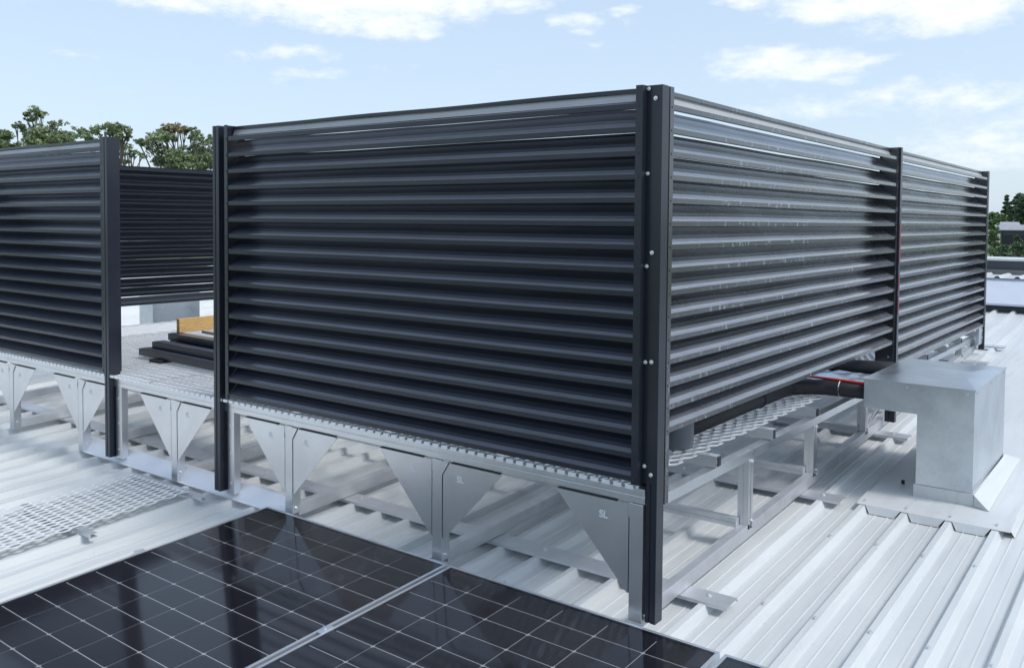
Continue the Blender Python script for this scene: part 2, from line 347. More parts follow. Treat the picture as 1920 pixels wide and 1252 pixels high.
# ------------------------------------------------------------------ ground, hills
gm = MB(); gm.add([(-3000,-3000,-5),(3000,-3000,-5),(3000,5000,-5),(-3000,5000,-5)], [(0,1,2,3)]); struct('ground', gm, m_ground)
hm = MB(); nx = 90; rows = 5; vv = []
for j in range(rows):
    for i in range(nx):
        a = math.radians(-110 + 150*i/(nx-1)); R = 1500+j*350
        hz = (30 + 26*mnoise.noise(Vector((i*.16, 1.3, 0))) + 9*mnoise.noise(Vector((i*.7, 5, 0)))) * math.sin(math.pi*min(1, (j+.0)/(rows-2)*.5+.0)) if j else -5
        vv.append((R*math.sin(a), R*math.cos(a), hz))
hm.add(vv, [(j*nx+i, j*nx+i+1, (j+1)*nx+i+1, (j+1)*nx+i) for j in range(rows-1) for i in range(nx-1)]); struct('hills', hm, m_hill, smooth=True)

# ------------------------------------------------------------------ louvre screens
ZT, PITCH = 1.749, 0.0785                         # height of the top lip's middle, blade spacing
def blade_line(top=False, lift=.0085):
    # (depth inwards, height): lip, ledge, curved web
    l = [(.010, -.0100), (0, -.0085), (0, .009), (.004, .0105), (.014, .0122), (.027, .0165), (.041, .0260), (.055, .0385), (.068, .0530)]
    if not top: l += [(.080, .0655), (.088, PITCH-.0095+lift)]
    else: l = l[:6] + [(.044, .0185), (.052, .0300), (.058, .0500), (.044, .0505), (.044, .0640), (.062, .0645)]
    return l
def screen(name, label, length, nbl, fn, dirt=False, drop=None, lift=None):
    """fn(u, v, z): u along, v inwards, z up. drop: side channels reach lower than the last blade."""
    t = thing(name, label, 'screen', fn(0, 0, ZT-(nbl-1)*PITCH-.0095), group='louvre screens of the two plant enclosures')
    mat = m_smeared_lit if dirt else m_dark  # smeared screens also take the coat with light painted in
    zb = (drop if drop is not None else ZT-(nbl-1)*PITCH-.018); zt = ZT+.067
    for u0, s in ((0, 1), (length, -1)):          # side channels: face flange, web, back flange
        mb = MB(); line = [(.024*s, 0), (0, 0), (0, .098), (.024*s, .098)]
        mb.sheet(line if s < 0 else line, zb, zt, .0025*s, lambda p, q, z: fn(u0+p, q, z))
        ch = part('side_channel', mb, mat, t)
        rv = MB()
        for i in range(nbl):
            z = ZT-i*PITCH; p = [fn(u0+.014*s, 0, z), fn(u0+.014*s, -.004, z)]; rv.cyl(p[0], p[1], .0046, 8)
        r = sub('rivets', rv, mat, ch, t); r['kind'] = 'stuff'
    o = t.location; rng = random.Random(sum(map(ord, label)))
    for i in range(nbl):                           # every blade bows a little differently along its length
        top = i == 0; line = blade_line(top, lift or (.0100 if dirt else .0082)); ph, am = rng.uniform(0, 50), rng.uniform(.0016, .0036); m2 = MB(); nu = 13; rows_ = []
        for k in range(nu):
            u = .004+(length-.008)*k/(nu-1); w = am*mnoise.noise(Vector((u*1.7, ph, 0)))*1.6*min(1, k, nu-1-k); w2 = am*mnoise.noise(Vector((u*2.3, ph, 9)))
            rows_.append((u, w, w2))
        nl = len(line); th = .0016
        for (u, w, w2) in rows_:
            for side in (0, 1):
                for j, (p, q) in enumerate(line):
                    d = Vector(line[min(j+1, nl-1)])-Vector(line[max(j-1, 0)]); d.normalize()
                    pp, qq = (p, q) if side == 0 else (p-d.y*-th, q+d.x*-th)
                    m2.v.append(fn(u, pp+w2*.6, qq+w*(.25+j/(nl-1))+ZT))
        N2 = 2*nl
        for k in range(nu-1):
            for j in range(nl-1):
                a_ = k*N2+j; m2.f.append((a_, a_+1, a_+1+N2, a_+N2)); a_ = k*N2+nl+j; m2.f.append((a_+N2, a_+1+N2, a_+1, a_))
            for j0, j1 in ((0, nl), (nl-1, 2*nl-1)): m2.f.append((k*N2+j0, k*N2+j1, (k+1)*N2+j1, (k+1)*N2+j0))
        me = m2.mesh('blade', (o.x, o.y, ZT)); me.materials.append(mat)
        bl_ = link('blade', me, None, t, (0, 0, ZT-i*PITCH-o.z+rng.uniform(-.0008, .0008)))
        if top:
            sm = MB(); sm.sheet([(.0445, .0200), (.0515, .0305), (.0572, .0492)], .006, length-.006, .001, lambda p, q, u: fn(u, p-.0022, q+ZT+.0008)); link('face_strip', sm.mesh('face_strip', (o.x, o.y, ZT)), m_strip, bl_)
    return t
YF = -0.030                                       # face of the front screens
screen('louvre_screen', 'large charcoal louvre screen facing the solar panels, between corner post and left post', 2.36-.057, 17, lambda u, v, z: (-2.36+u, YF+v, z))
screen('louvre_screen', 'charcoal louvre screen left of the gap, cut off by the left edge', 2.10, 17, lambda u, v, z: (-3.505-2.10+u, YF+v, z))
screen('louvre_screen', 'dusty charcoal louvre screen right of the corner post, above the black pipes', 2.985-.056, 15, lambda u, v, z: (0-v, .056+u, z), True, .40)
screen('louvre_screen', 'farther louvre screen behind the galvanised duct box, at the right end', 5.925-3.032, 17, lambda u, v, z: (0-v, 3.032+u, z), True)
screen('louvre_screen', 'inside of a louvre screen seen through the gap behind the timber plank', 3.3, 15, lambda u, v, z: (-5.72+v, 3.4-u, z-.022), lift=.0022)

# posts
def post(x0, x1, y0, y1, zb, label, bolts=(), zt=1.8165, extra=None):
    t = thing('screen_post', label, 'post', ((x0+x1)/2, (y0+y1)/2, zb), group='posts of the louvre screens')
    mb = MB(); g = .0035; xm = (x0*.55+x1*.45); prf = [(x0,y0),(xm-g,y0),(xm-g,y0+.004),(xm+g,y0+.004),(xm+g,y0),(x1,y0),(x1,y1),(x0,y1)]
    mb.prism(prf, zb, zt, lambda p, q, z: (p, q, z))
    part('tube', mb, m_dark, t, bevel=.0015)
    for (x, y, z, ax) in bolts:
        b = MB(); d = Vector((0,-1,0)) if ax == 'y' else Vector((1,0,0)); p = Vector((x, y, z))
        b.cyl(p, p+d*.0015, .0075, 12); b.cyl(p+d*.001, p+d*.006, .0056, 6); b.cyl(p+d*.005, p+d*.009, .0032, 8)
        part('bolt', b, m_bolt, t)
    if extra: extra(t)
    return t
def corner_extra(t):
    mb = MB(); mb.sheet([(-.0565, -.028), (-.0565, -.001), (.0015, -.001), (.0015, .040)], .478, 1.8165, .0028, lambda p, q, z: (p, q, z)); part('corner_angle', mb, m_dark, t)
bl = [(-.048,1.805,'a'),(-.022,1.7721,''),(-.048,1.5238,''),(-.028,1.2603,''),(-.047,1.2138,''),(-.047,.8905,''),(-.024,.8934,''),(-.045,.5375,''),(-.020,.5114,'')]
post(-.040, 0, .001, .052, 0.0, 'corner post nearest the camera, where front and side screens meet', [(x, -.0045, z, 'y') for x, z, _ in bl], extra=corner_extra)
post(-2.454, -2.404, -.034, .030, 0.005, 'dark post at the left end of the large front screen, right of the gap', [(-2.379, -.0045, z, 'y') for z in (1.63, 1.06, .72, .52)])
post(-3.503, -3.453, -.034, .035, -.0, 'dark fluted post on the left side of the gap')
def red_extra(t):
    for z0, z1, y in ((1.12, 1.36, 3.005), (.96, 1.06, 3.008), (.82, .93, 3.006)):
        part('paint_smear', MB().box(.0145, .0157, y-.010, y+.012, z0, z1), m_redp, t)
post(-.045, .014, 2.989, 3.028, .165, 'post between the two side screens, smeared with red paint', [(-.03, 2.9885, .56, 'y')], extra=red_extra)
post(-.040, .004, 5.929, 5.966, .28, 'slim dark post at the far right end of the side screens')

# ------------------------------------------------------------------ equipment platform
T = thing('equipment_platform', 'raised aluminium platform on legs with triangular gussets and mesh deck under the louvre screens', 'platform', (-2.5, 0, -.03))
XL = -5.60
legx = [-.071, -.981, -1.906, -2.846, -3.827, -4.724]
rowy = [.96, 1.78, 2.67, 3.55, 4.45, 5.35, 5.95]
def sl(mb): return mb.map(lambda x, y, z: (x, y, z+SL*y))
def groove_box(y0, y1, z0, z1, xa, xb):            # a slotted extrusion along X
    zm = (z0+z1)/2; g = .002; d = .003
    return MB().prism([(y0,z0),(y0,zm-g),(y0+d,zm-g),(y0+d,zm+g),(y0,zm+g),(y0,z1),(y1,z1),(y1,z0)], xa, xb, lambda p, q, t: (t, p, q))
part('front_beam', groove_box(-.004, .046, .405, .4555, XL, -.042), m_alu, T, bevel=.001)
for i in range(1, 11):
    y = .02 + .583*i
    if y > 5.95: break
    mb = MB(); mb.sheet([(y+.036, .442), (y+.036, .4425), (y-.004, .4425), (y-.004, .396), (y+.036, .396), (y+.036, .404)], XL, -.050-.006*(i % 2), .0025, lambda p, q, t: (t, p, q))
    pu = part('purlin', mb, m_alu, T)
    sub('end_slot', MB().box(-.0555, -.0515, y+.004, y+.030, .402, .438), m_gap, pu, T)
for x in legx[:1]:
    part('side_bearer', MB().box(x-.032, x+.011, .05, 5.93, .356, .3945), m_alu, T, bevel=.001)
for x in legx[1:]+[-5.55]:
    part('bearer', MB().box(x-.022, x+.022, .05, 5.93, .356, .3945), m_alu_w, T)
for x in legx+[-5.55]:
    mb = MB(); mb.box(x-.024, x+.012 if x > -.1 else x+.024, .03, 6.05, -.024, .030); part('base_rail', sl(mb), m_alu_w, T, bevel=.001)
for y in (.35, 1.63, 2.88, 4.15, 5.40, 6.22):
    mb = MB(); mb.sheet([(y-.046, -.038), (y-.0455, -.029), (y+.0455, -.029), (y+.046, -.038)], XL-.2, .126, .0035, lambda p, q, t: (t, p, q)); s_ = part('roof_strap', sl(mb), m_alu_w, T)
    for k in range(-20, 1):
        b = MB(); x = RX0+k*RP; b.cyl((x, y+.01, crest(y)+.009), (x, y+.01, crest(y)+.012), .010, 12); b.cyl((x, y+.01, crest(y)+.011), (x, y+.01, crest(y)+.017), .0065, 6)
        if k >= -16 and k % 2 == 0: sub('screw', b, m_bolt, s_, T)
for y in rowy[:5]:
    mb = MB()
    for xa, xb in zip(legx[1:]+[-5.55], legx[:1]+legx[1:]):
        pass
    xs = sorted(legx+[-5.55])
    for xa, xb in zip(xs[:-1], xs[1:]):
        c = crest(y)+.075
        part('cross_tie', groove_box(y-.062, y-.028, c-.018, c+.020, xa+.026, xb-.026), m_alu_w, T)
# front legs with their gussets
fc = None
def text_mesh(txt, size):
    cu = bpy.data.curves.new('mark', 'FONT'); cu.body = txt; cu.size = size; cu.extrude = .0004; cu.offset = .0007
    o = bpy.data.objects.new('tmp', cu); C.objects.link(o); bpy.context.view_layer.update()
    me = bpy.data.meshes.new_from_object(o.evaluated_get(bpy.context.evaluated_depsgraph_get())); bpy.data.objects.remove(o); return me
tm = text_mesh("SL", .036); tm.materials.append(m_mark)
def gusset(xe, s, w=.305, zt=.4005, zb=.088):
    y = -.0085; o = .0045
    poly = [(xe+s*o, zb), (xe+s*(o+.004), zb), (xe+s*w, zt-.004), (xe+s*(w-.004), zt), (xe+s*.030, zt), (xe+s*o, zt-.045)]
    mb = MB(); mb.prism(poly, y, y+.003, lambda p, q, t: (p, t, q))
    mb.box(*sorted((xe+s*.05, xe+s*w)), y-.008, y+.001, zt-.0035, zt)           # folded top edge
    g = part('gusset', mb, m_alu, T)
    cx = xe+s*.10
    m = link('stamped_mark', tm, None, g, (cx-.022-T.location.x, y-.0008-T.location.y, .330-T.location.z), (math.pi/2, 0, 0))
    part('joint_shade', MB().box(*sorted((xe+s*.0003, xe+s*.0042)), -.0062, .0012, zb+.002, zt-.05), m_gap, T)  # dark strip stands for shade between leg and gusset
    part('joint_shade', MB().box(*sorted((xe+s*.05, xe+s*(w-.01))), -.0125, .001, zt+.0004, zt+.0036), m_gap, T)  # dark strip stands for the shadow line above the gusset
    part('corner_plate', MB().prism([(xe+s*.002, zt-.055), (xe+s*.038, zt), (xe+s*.002, zt)], .0008, .003, lambda p, q, t: (p, t-.014, q)), m_alu, T)
    return g
for i, x in enumerate(legx):
    mb = MB(); g = .0; zb = -.006 if i < 3 else .03-.06
    prf = [(x-.026,-.0105),(x+.026,-.0105),(x+.026,.038),(x+.010,.038),(x+.010,.030),(x-.010,.030),(x-.010,.038),(x-.026,.038)]
    mb.prism(prf, zb, .4035, lambda p, q, z: (p, q, z)); lg = part('leg', mb, m_alu, T, bevel=.0015)
    for s in (-1, 1):
        b = MB(); b.cyl((x+s*.026, .012, .018), (x+s*.034, .012, .018), .006, 8); sub('bolt', b, m_bolt, lg, T)
    gusset(x-.026, -1)
    if i: gusset(x+.026, 1)
# short brackets beside the posts and end bracket
for x0, x1, zt in ((-2.386, -2.334, .456), (-3.440, -3.378, .456)):
    br = part('post_bracket', MB().box(x0, x1, -.003, .035, -.004, zt), m_alu, T, bevel=.0015)
    for z in (.05, .20, .34):
        b = MB(); xm = (x0+x1)/2; b.cyl((xm, -.003, z), (xm, -.007, z), .005, 8); sub('rivet', b, m_bolt, br, T)
br = part('post_bracket', MB().box(-.034, -.008, 5.76, 5.93, .335, .50), m_galv, T, bevel=.001)
for y, z in ((5.80,.48),(5.90,.45),(5.80,.42),(5.90,.39),(5.80,.36)):
    b = MB(); b.cyl((-.008, y, z), (-.004, y, z), .006, 8); sub('rivet', b, m_bolt, br, T)
# inner and side legs
for y in rowy:
    for j, x in enumerate(legx):
        if j > 3 and y > 3: continue
        zb = crest(y)+.045; y0, y1 = y-.024, y+.024
        prf = [(x-.036,y0),(x-.012,y0),(x-.012,y0+.004),(x-.009,y0+.004),(x-.009,y0),(x+.012,y0),(x+.012,y1-.028),(x+.006,y1-.028),(x+.006,y1-.022),(x+.012,y1-.022),(x+.012,y1),(x-.036,y1)]
        lg = part('leg', MB().prism(prf, zb, .358, lambda p, q, z: (p, q, z)), m_alu, T)
        if j == 0:
            for dz in (.012, .03):
                b = MB(); b.cyl((x+.012, y+.012, zb+dz), (x+.019, y+.012, zb+dz), .006, 8); sub('bolt', b, m_bolt, lg, T)
            b = MB(); b.cyl((x+.012, y+.002, .348), (x+.021, y+.002, .348), .007, 8); sub('bolt', b, m_bolt, lg, T)
# diagonal brace seen under the side screen
mb = MB(); mb.tube([(-.082, 2.75, .175), (-.082, 3.42, .345)], .010, 6); part('brace', mb, m_alu, T)
# kick rail lying along the feet, beside the walkway
mb = MB(); mb.sheet([(.085, .034), (.060, .034), (.006, -.0325), (-.004, -.0335)], -3.862, -1.934, -.003, lambda p, q, t: (t, p, q))
part('kick_rail', mb, material('pale_anodised_sheet', (.74, .76, .80), .42, metal=.35, var=.03), T)

# expanded-metal deck planks
def expanded(w, l, swd=.0465, lwd=.12, hw=.0082, rise=1.0):
    mb = MB(); ns = int(w/(swd/2)); q = swd/4; th = .0022
    for k in range(ns):
        xc = (k+.5)*swd/2; ph = 1 if k % 2 == 0 else -1; pts = []; y = 0; seg = [(.0, 1), (.22, 1), (.5, -1), (.72, -1)]
        m = int(l/lwd)
        for j in range(m):
            for t, s in seg: pts.append((xc+ph*s*q*.98, (j+t)*lwd))
        pts.append((xc+ph*q*.98, m*lwd)); b = len(mb.v); n4 = len(pts)
        for (x, yy) in pts:
            mb.v += [(x-hw, yy, -.0045*rise), (x+hw, yy, .0055*rise), (x+hw, yy, .0055*rise-th*1.3), (x-hw, yy, -.0045*rise-th)]
        for i in range(n4-1):
            for a in range(4):
                mb.f.append((b+i*4+a, b+i*4+(a+1) % 4, b+i*4+4+(a+1) % 4, b+i*4+4+a))
        if k % 2 == 0: mb.box(xc+q-.0155, xc+q+.0155, -.006, -.0005, -.0065, .0065)
        mb.f.append((b, b+1, b+2, b+3)); mb.f.append((b+n4*4-1, b+n4*4-2, b+n4*4-3, b+n4*4-4))
    return mb
PW = .6047
ex = expanded(PW-.012, 5.9); exm = ex.mesh('deck_plank'); exm.materials.append(m_mesh)
x = -.066
while x > XL+.02:
    x -= PW
    link('deck_plank', exm, None, T, (max(x, XL-.02)-T.location.x, -.024, .464-T.location.z))

# ------------------------------------------------------------------ roof walkway in front
wk = thing('roof_walkway', 'grey expanded metal walkway lying on the white roof, left of the solar panels', 'walkway', (-2.845, -.05, crest(-.05)), (math.atan(SL), 0, 0))
wm = expanded(.555, 2.88, swd=.040, lwd=.105, hw=.0097, rise=.25).mesh('mesh_deck'); wm.materials.append(material('dull_expanded_aluminium', (.80,.81,.82), .48, metal=.12, var=.06, vscale=9))
link('mesh_deck', wm, None, wk, (-.2775, -2.88, .0262))
for i, yy in enumerate((-.035, -.60, -1.17, -1.74, -2.31, -2.85)):
    mb = MB(); mb.sheet([(yy+.016, .021), (yy-.016, .021), (yy-.016, .0015), (yy+.016, .0015)], -.29, .385, .003, lambda p, q, t: (t, p, q)); link('batten', mb.mesh('batten'), m_alu_w, wk)

# ------------------------------------------------------------------ solar panels
CA, CB, NX, NY = .184, .1172, 6, 22
PWD, PLN = 6*CA+.030, NY*CB+.045
def cellmesh():
    a, b, c = CA-.0034, CB-.0052, .0065; x0, x1, y0, y1 = -a/2, a/2, -b/2, b/2
    v = [(x0+c,y0,0),(x1-c,y0,0),(x1,y0+c,0),(x1,y1-c,0),(x1-c,y1,0),(x0+c,y1,0),(x0,y1-c,0),(x0,y0+c,0)]
    mb = MB(); mb.add([(p[0],p[1],-.0012) for p in v]+[(p[0],p[1],0) for p in v], [tuple(range(8,16))]+[(i,(i+1)%8,8+(i+1)%8,8+i) for i in range(8)]); return mb
cm = cellmesh().mesh('cell'); cm.materials.append(m_cell)
fx0, fx1, fy1, fy0 = -.015, 6*CA+.015, .020, -(NY*CB+.025)
def framemesh():
    mb = MB(); z0, z1 = -.034, .0018; w = .011
    for a in ((fx0, fx1, fy1-w, fy1), (fx0, fx1, fy0, fy0+w)): mb.box(a[0], a[1], a[2], a[3], z0, z1)
    for a in ((fx0, fx0+w), (fx1-w, fx1)): mb.box(a[0], a[1], fy0+w, fy1-w, z0, z1-.0003)
    # inner step of the frame lip
    return mb
fm = framemesh().mesh('frame'); fm.materials.append(m_frame)
bm_ = MB().box(fx0+.011, fx1-.011, fy0+.011, fy1-.011, -.0075, -.0046).mesh('backing'); bm_.materials.append(m_sheet)
gm_ = MB()
mid = 11
for j in range(1, NY):                            # silver strips show in the gaps between the cells
    h = .0054 if j != mid else .013
    gm_.box(.006, 6*CA-.006, -j*CB-h/2, -j*CB+h/2, -.0046, -.0042)
for i in range(1, NX):
    gm_.box(i*CA-.0030, i*CA+.0030, -NY*CB+.03, -.028, -.0041, -.0038)
gd = MB()
for j in range(1, NY):
    for i in range(1, NX):
        gd.add([(i*CA-.0075,-j*CB,-.0036),(i*CA,-j*CB-.0075,-.0036),(i*CA+.0075,-j*CB,-.0036),(i*CA,-j*CB+.0075,-.0036)], [(0,1,2,3)])
gm_.add(gd.v, gd.f)
grm = gm_.mesh('gap_grid'); grm.materials.append(m_grid)
glm = MB().add([(fx0+.011,fy0+.011,.0004),(fx1-.011,fy0+.011,.0004),(fx1-.011,fy1-.011,.0004),(fx0+.011,fy1-.011,.0004)], [(0,1,2,3)]).mesh('glass'); glm.materials.append(m_glass)
PX0, PY0, PROT = -.6727-CA, -.1867+CB, -.0076
PZ0 = .0021+.0493*CB
def panel(dx, label):
    t = thing('solar_panel', label, 'solar panel', (PX0+dx*math.cos(PROT), PY0+dx*math.sin(PROT), PZ0), (math.atan(.0493), 0, PROT), 'solar panels on the roof')
    link('frame', fm, None, t, bevel=.001); link('backing', bm_, None, t); link('gap_grid', grm, None, t); link('glass', glm, None, t)
    for j in range(NY):
        for i in range(NX):
            link('cell', cm, None, t, ((i+.5)*CA, -(j+.5)*CB, -.0026))
    return t
PD = 6*CA+.047
pl = panel(-PD, 'large solar panel at the lower left, showing dark post reflections')
pc = panel(0, 'solar panel in the middle of the row, in front of the corner post')
panel(PD, 'solar panel of which only a corner shows, below the corner post')
for yy in (-.61, -1.95):
    mb = MB(); mb.box(-.0375, -.0095, yy-.028, yy+.028, .0012, .0048); mb.box(-.0365+.004, -.0105-.004, yy-.026, yy+.026, -.03, .0015)
    mb.cyl((-.0235, yy, .0045), (-.0235, yy, .011), .0068, 10)
    link('mid_clamp', mb.mesh('mid_clamp'), m_frame, pc, bevel=.0008)
for yy in (-.62, -1.97):
    mr_ = MB(); mr_.box(-2.15, 1.6, yy-.02, yy+.02, crest(yy)+.001, crest(yy)+.0085)
    solo('mounting_rail', mr_, m_alu_w, (-.3, yy, crest(yy)), 'flat aluminium rail under the solar panels, ' + ('by the middle clamp' if yy > -1 else 'nearest the camera'), 'rail')

# ------------------------------------------------------------------ galvanised duct boxes
def duct(X0, XB, X1, Y0, Y1, zb, zo, zt, label, screws=True):
    t = thing('duct_cowl', label, 'duct box', ((XB+X1)/2, (Y0+Y1)/2, zb), group='galvanised duct boxes on the roof')
    mb = MB(); mb.prism([(X0,zo),(XB,zo),(XB,zb),(X1,zb),(X1,zt),(X0,zt)], Y0, Y1, lambda p, q, y: (p, y, q)); part('body', mb, m_galv, t, bevel=.0015)
    e = .005; xm, ym = (X0+X1)/2+.03, (Y0+Y1)/2; zt2 = zt+.0015
    mb = MB(); mb.add([(X0-e,Y0-e,zt2),(X1+e,Y0-e,zt2),(X1+e,Y1+e,zt2),(X0-e,Y1+e,zt2),(xm-.06,ym,zt2+.013),(xm+.08,ym,zt2+.011)], [(0,1,5,4),(1,2,5),(2,3,4,5),(3,0,4)])
    for a in ((X0-e,X1+e,Y0-e,Y0-e+.002),(X0-e,X1+e,Y1+e-.002,Y1+e),(X1+e-.002,X1+e,Y0-e+.002,Y1+e-.002),(X0-e,X0-e+.002,Y0-e+.002,Y1+e-.002)):
        mb.box(a[0],a[1],a[2],a[3],zt-.006,zt2)
    part('lid', mb, m_galv, t)
    if screws:
        for x in (X0+.012, X0+.20, X1-.03):
            b = MB(); b.cyl((x, Y0, zt-.02), (x, Y0-.005, zt-.02), .0045, 8); part('screw', b, m_bolt, t)
        for y in (Y0+.05, Y0+.4, Y1-.05):
            b = MB(); b.cyl((X1, y, zt-.02), (X1+.005, y, zt-.02), .0045, 8); part('screw', b, m_bolt, t)
        part('side_seam', MB().box(X1-.0005, X1+.0025, Y0+.003, Y1-.003, zb+.002, zb+.02), m_galv, t)
    return t
duct(.143, .39, .636, 1.873, 2.715, .122, .457, .600, 'galvanised L-shaped duct box on the right, taking in the black pipes')
duct(-6.79, -6.70, -6.55, 2.089, 2.60, .09, .16, .66, 'galvanised box half hidden below the screen beyond the gap', False)
fl = thing('roof_flashing', 'white flashing apron and tray around the foot of the galvanised duct box', 'flashing', (.5, 1.87, crest(1.87)))
mb = MB(); up = [(.383,1.866),(.643,1.866),(.643,2.722),(.383,2.722)]
mb.add([(x, y, crest(y)+.002) for x, y in up]+[(x, y, .1215) for x, y in up], [(4,5,6,7)]+[(i,(i+1)%4,4+(i+1)%4,4+i) for i in range(4)]); part('upstand', mb, m_roof, fl)
mb = MB(); e = .006
def cz(y): return crest(y)+e
mb.add([(.196,1.655,cz(1.655)),(.822,1.655,cz(1.655)),(.822,8.6,cz(8.6)),(.196,8.6,cz(8.6))], [(0,1,2,3)])
mb.add([(.822,1.655,cz(1.655)),(.842,1.655,crest(1.655)-RH+.004),(.842,8.6,crest(8.6)-RH+.004),(.822,8.6,cz(8.6))], [(0,1,2,3)])
part('tray', mb, m_roof, fl)
mb = MB(); yf, yb = 1.628, 1.80
mb.sheet([(yb, crest(yb)+.0125), (1.660, crest(1.66)+.0105), (yf, crest(yf)+.004)], .190, .828, .0025, lambda p, q, t: (t, p, q))
for k in range(1, 5):                               # turn-down notched over the ribs
    xa, xb = RX0+k*RP, RX0+(k+1)*RP
    if k == 4: continue
    zc = crest(yf); mb.add([(xa+.015,yf-.001,zc+.004),(xb-.015,yf-.001,zc+.004),(xb-.038,yf-.022,zc-RH+.002),(xa+.038,yf-.022,zc-RH+.002)], [(3,2,1,0)])
part('apron', mb, m_roof, fl)
mb = MB(); A_, B_, C_, D_ = (.6445,1.862,.1195), (.712,1.835,crest(1.835)+.0075), (.712,2.77,crest(2.77)+.0075), (.6445,2.724,.135)
mb.add([A_, B_, C_, D_, (.6445,1.862,crest(1.862)+.007), (.6445,2.724,crest(2.724)+.007)], [(0,1,2,3),(4,1,0),(3,2,5)])
part('cover_fold', mb, m_roof, fl)
for k in range(1, 5):
    b = MB(); x = RX0+k*RP+.004; b.cyl((x, 1.665, crest(1.665)+.010), (x, 1.665, crest(1.665)+.014), .0085, 10); b.cyl((x, 1.665, crest(1.665)+.013), (x, 1.665, crest(1.665)+.020), .005, 6); part('screw', b, m_bolt, fl)
b = MB(); b.cyl((.30, 2.02, cz(2.02)), (.30, 2.02, cz(2.02)+.018), .008, 10); part('stud', b, m_gap, fl)

# ------------------------------------------------------------------ pipes and odds and ends at the side
def rounded(pts, r=.06, n=6):
    pts = [Vector(p) for p in pts]; o = [pts[0]]
    for a, b, c in zip(pts[:-2], pts[1:-1], pts[2:]):
        u = (a-b).normalized(); w = (c-b).normalized(); k = min(r, (a-b).length*.45, (c-b).length*.45)
        for i in range(n+1):
            t = i/n; o.append((b+u*k)*(1-t)**2 + b*2*t*(1-t) + (b+w*k)*t*t)
    o.append(pts[-1]); return o
ip = thing('insulated_pipe', 'black insulated pipe lying on the mesh deck and bending into the duct box', 'pipe', (-.2, 1.2, .475))
part('lagging', MB().tube(rounded([(-.235, .635, .512), (-.235, 1.20, .514), (-.225, 1.86, .516), (-.10, 1.965, .518), (.30, 1.98, .520)], .10), .040, 16), m_black, ip, smooth=True)
for yy in (1.45,):
    part('tie', MB().tube([(-.231+.0415*math.cos(a), yy, .515+.0415*math.sin(a)) for a in [i*math.pi/8 for i in range(17)]], .003, 6), m_black, ip)
part('tie', MB().tube([(.0, 1.973+.0415*math.cos(a), .519+.0415*math.sin(a)) for a in [i*math.pi/8 for i in range(17)]], .003, 6), m_bolt, ip)
solo('insulated_pipe', MB().tube(rounded([(-.75, 2.40, .52), (-.42, 2.47, .53), (-.10, 2.50, .545), (.25, 2.52, .55)], .12), .052, 18), m_black, (-.3, 2.47, .47), 'thicker black insulated pipe behind the foil, running to the duct box', 'pipe', smooth=True)
solo('red_cable', MB().tube(rounded([(-.30, 2.02, .553), (-.15, 1.975, .562), (.02, 1.962, .564), (.25, 1.955, .556)], .08), .0065, 8), m_red, (-.05, 1.98, .556), 'thin red cable lying along the top of the black pipe', 'cable', smooth=True)
mb = MB(); gx, gy = 18, 12; vv = []
for j in range(gy):
    for i in range(gx):
        x = -.40+.62*i/(gx-1); y = 2.05+.36*j/(gy-1)
        vv.append((x, y, .535+.010*mnoise.noise(Vector((x*11, y*16, 2)))+.010*mnoise.noise(Vector((x*30, y*25, 7)))))
ii = len(vv); vv += [(a, b, c-.002) for a, b, c in vv]
q = [(j*gx+i, j*gx+i+1, (j+1)*gx+i+1, (j+1)*gx+i) for j in range(gy-1) for i in range(gx-1)]
mb.add(vv, q+[tuple(ii+k for k in f[::-1]) for f in q]); foil = solo('foil_sheet', mb, m_galv, (-.1, 2.2, .53), 'crumpled silver foil sheet between the two black pipes', 'foil')
tr = MB(); tr.box(-.40, .143, 2.06, 2.40, .470, .522); solo('pipe_support', tr, m_black, (-.1, 2.23, .47), 'black padded support under the silver foil', 'support')
ps = thing('pipe_stub', 'grey round-edged plastic stub standing on the deck behind the corner post', 'pipe', (-.195, .52, .47))
pr = [(.0, .4725), (.052, .4725), (.062, .476), (.069, .483), (.071, .492), (.071, .70), (.062, .705), (0, .705)]; vv = []; nn = 28
for r_, z_ in pr:
    for k in range(nn): vv.append((-.195+r_*math.cos(2*math.pi*k/nn), .52+r_*math.sin(2*math.pi*k/nn), z_))
mb = MB(); mb.add(vv, [(j*nn+k, j*nn+(k+1)%nn, (j+1)*nn+(k+1)%nn, (j+1)*nn+k) for j in range(len(pr)-1) for k in range(nn)]); part('body', mb, m_greyp, ps, smooth=True)
part('collar', MB().tube([(-.195, .52, .65), (-.195, .52, .675)], .074, 28), m_greyp, ps)

# spare lengths and timber stacked on the deck, seen through the gap
def spare(x0, x1, y0, y1, z0, label, rz=-.06, sections=2):
    L_ = x1-x0; w = y1-y0; t = thing('spare_channel', label, 'metal channel', (x0, y0, z0), (0, 0, rz), 'spare dark lengths stacked on the deck')
    mb = MB(); mb.sheet([(0, .042), (0, .002), (w, .002), (w, .042)], 0, L_, -.003, lambda p, q, u: (u, p, q)); link('channel', mb.mesh('channel'), m_dark, t)
    mb = MB(); mb.box(.002, .0035, .004, w-.004, .004, .040); link('end_cap', mb.mesh('end_cap'), m_dark, t)
    mb = MB(); mb.sheet([(.006, .0415), (w-.006, .0415)], .004, L_, .002, lambda p, q, u: (u, p, q)); link('cover', mb.mesh('cover'), m_dark, t)
    return t
for i, x in enumerate((-3.66, -2.75)):
    solo('bearer_block', MB().box(x-.06, x+.06, .37, .82, .4705, .4885), m_gap, (x, .6, .4705), ('low dark block under the stack of spare lengths, at its left end' if i == 0 else 'low dark block under the stack of spare lengths, behind the post'), 'block')
spare(-3.92, -2.40, .420, .500, .489, 'lowest spare dark channel, front of the stack on the deck')
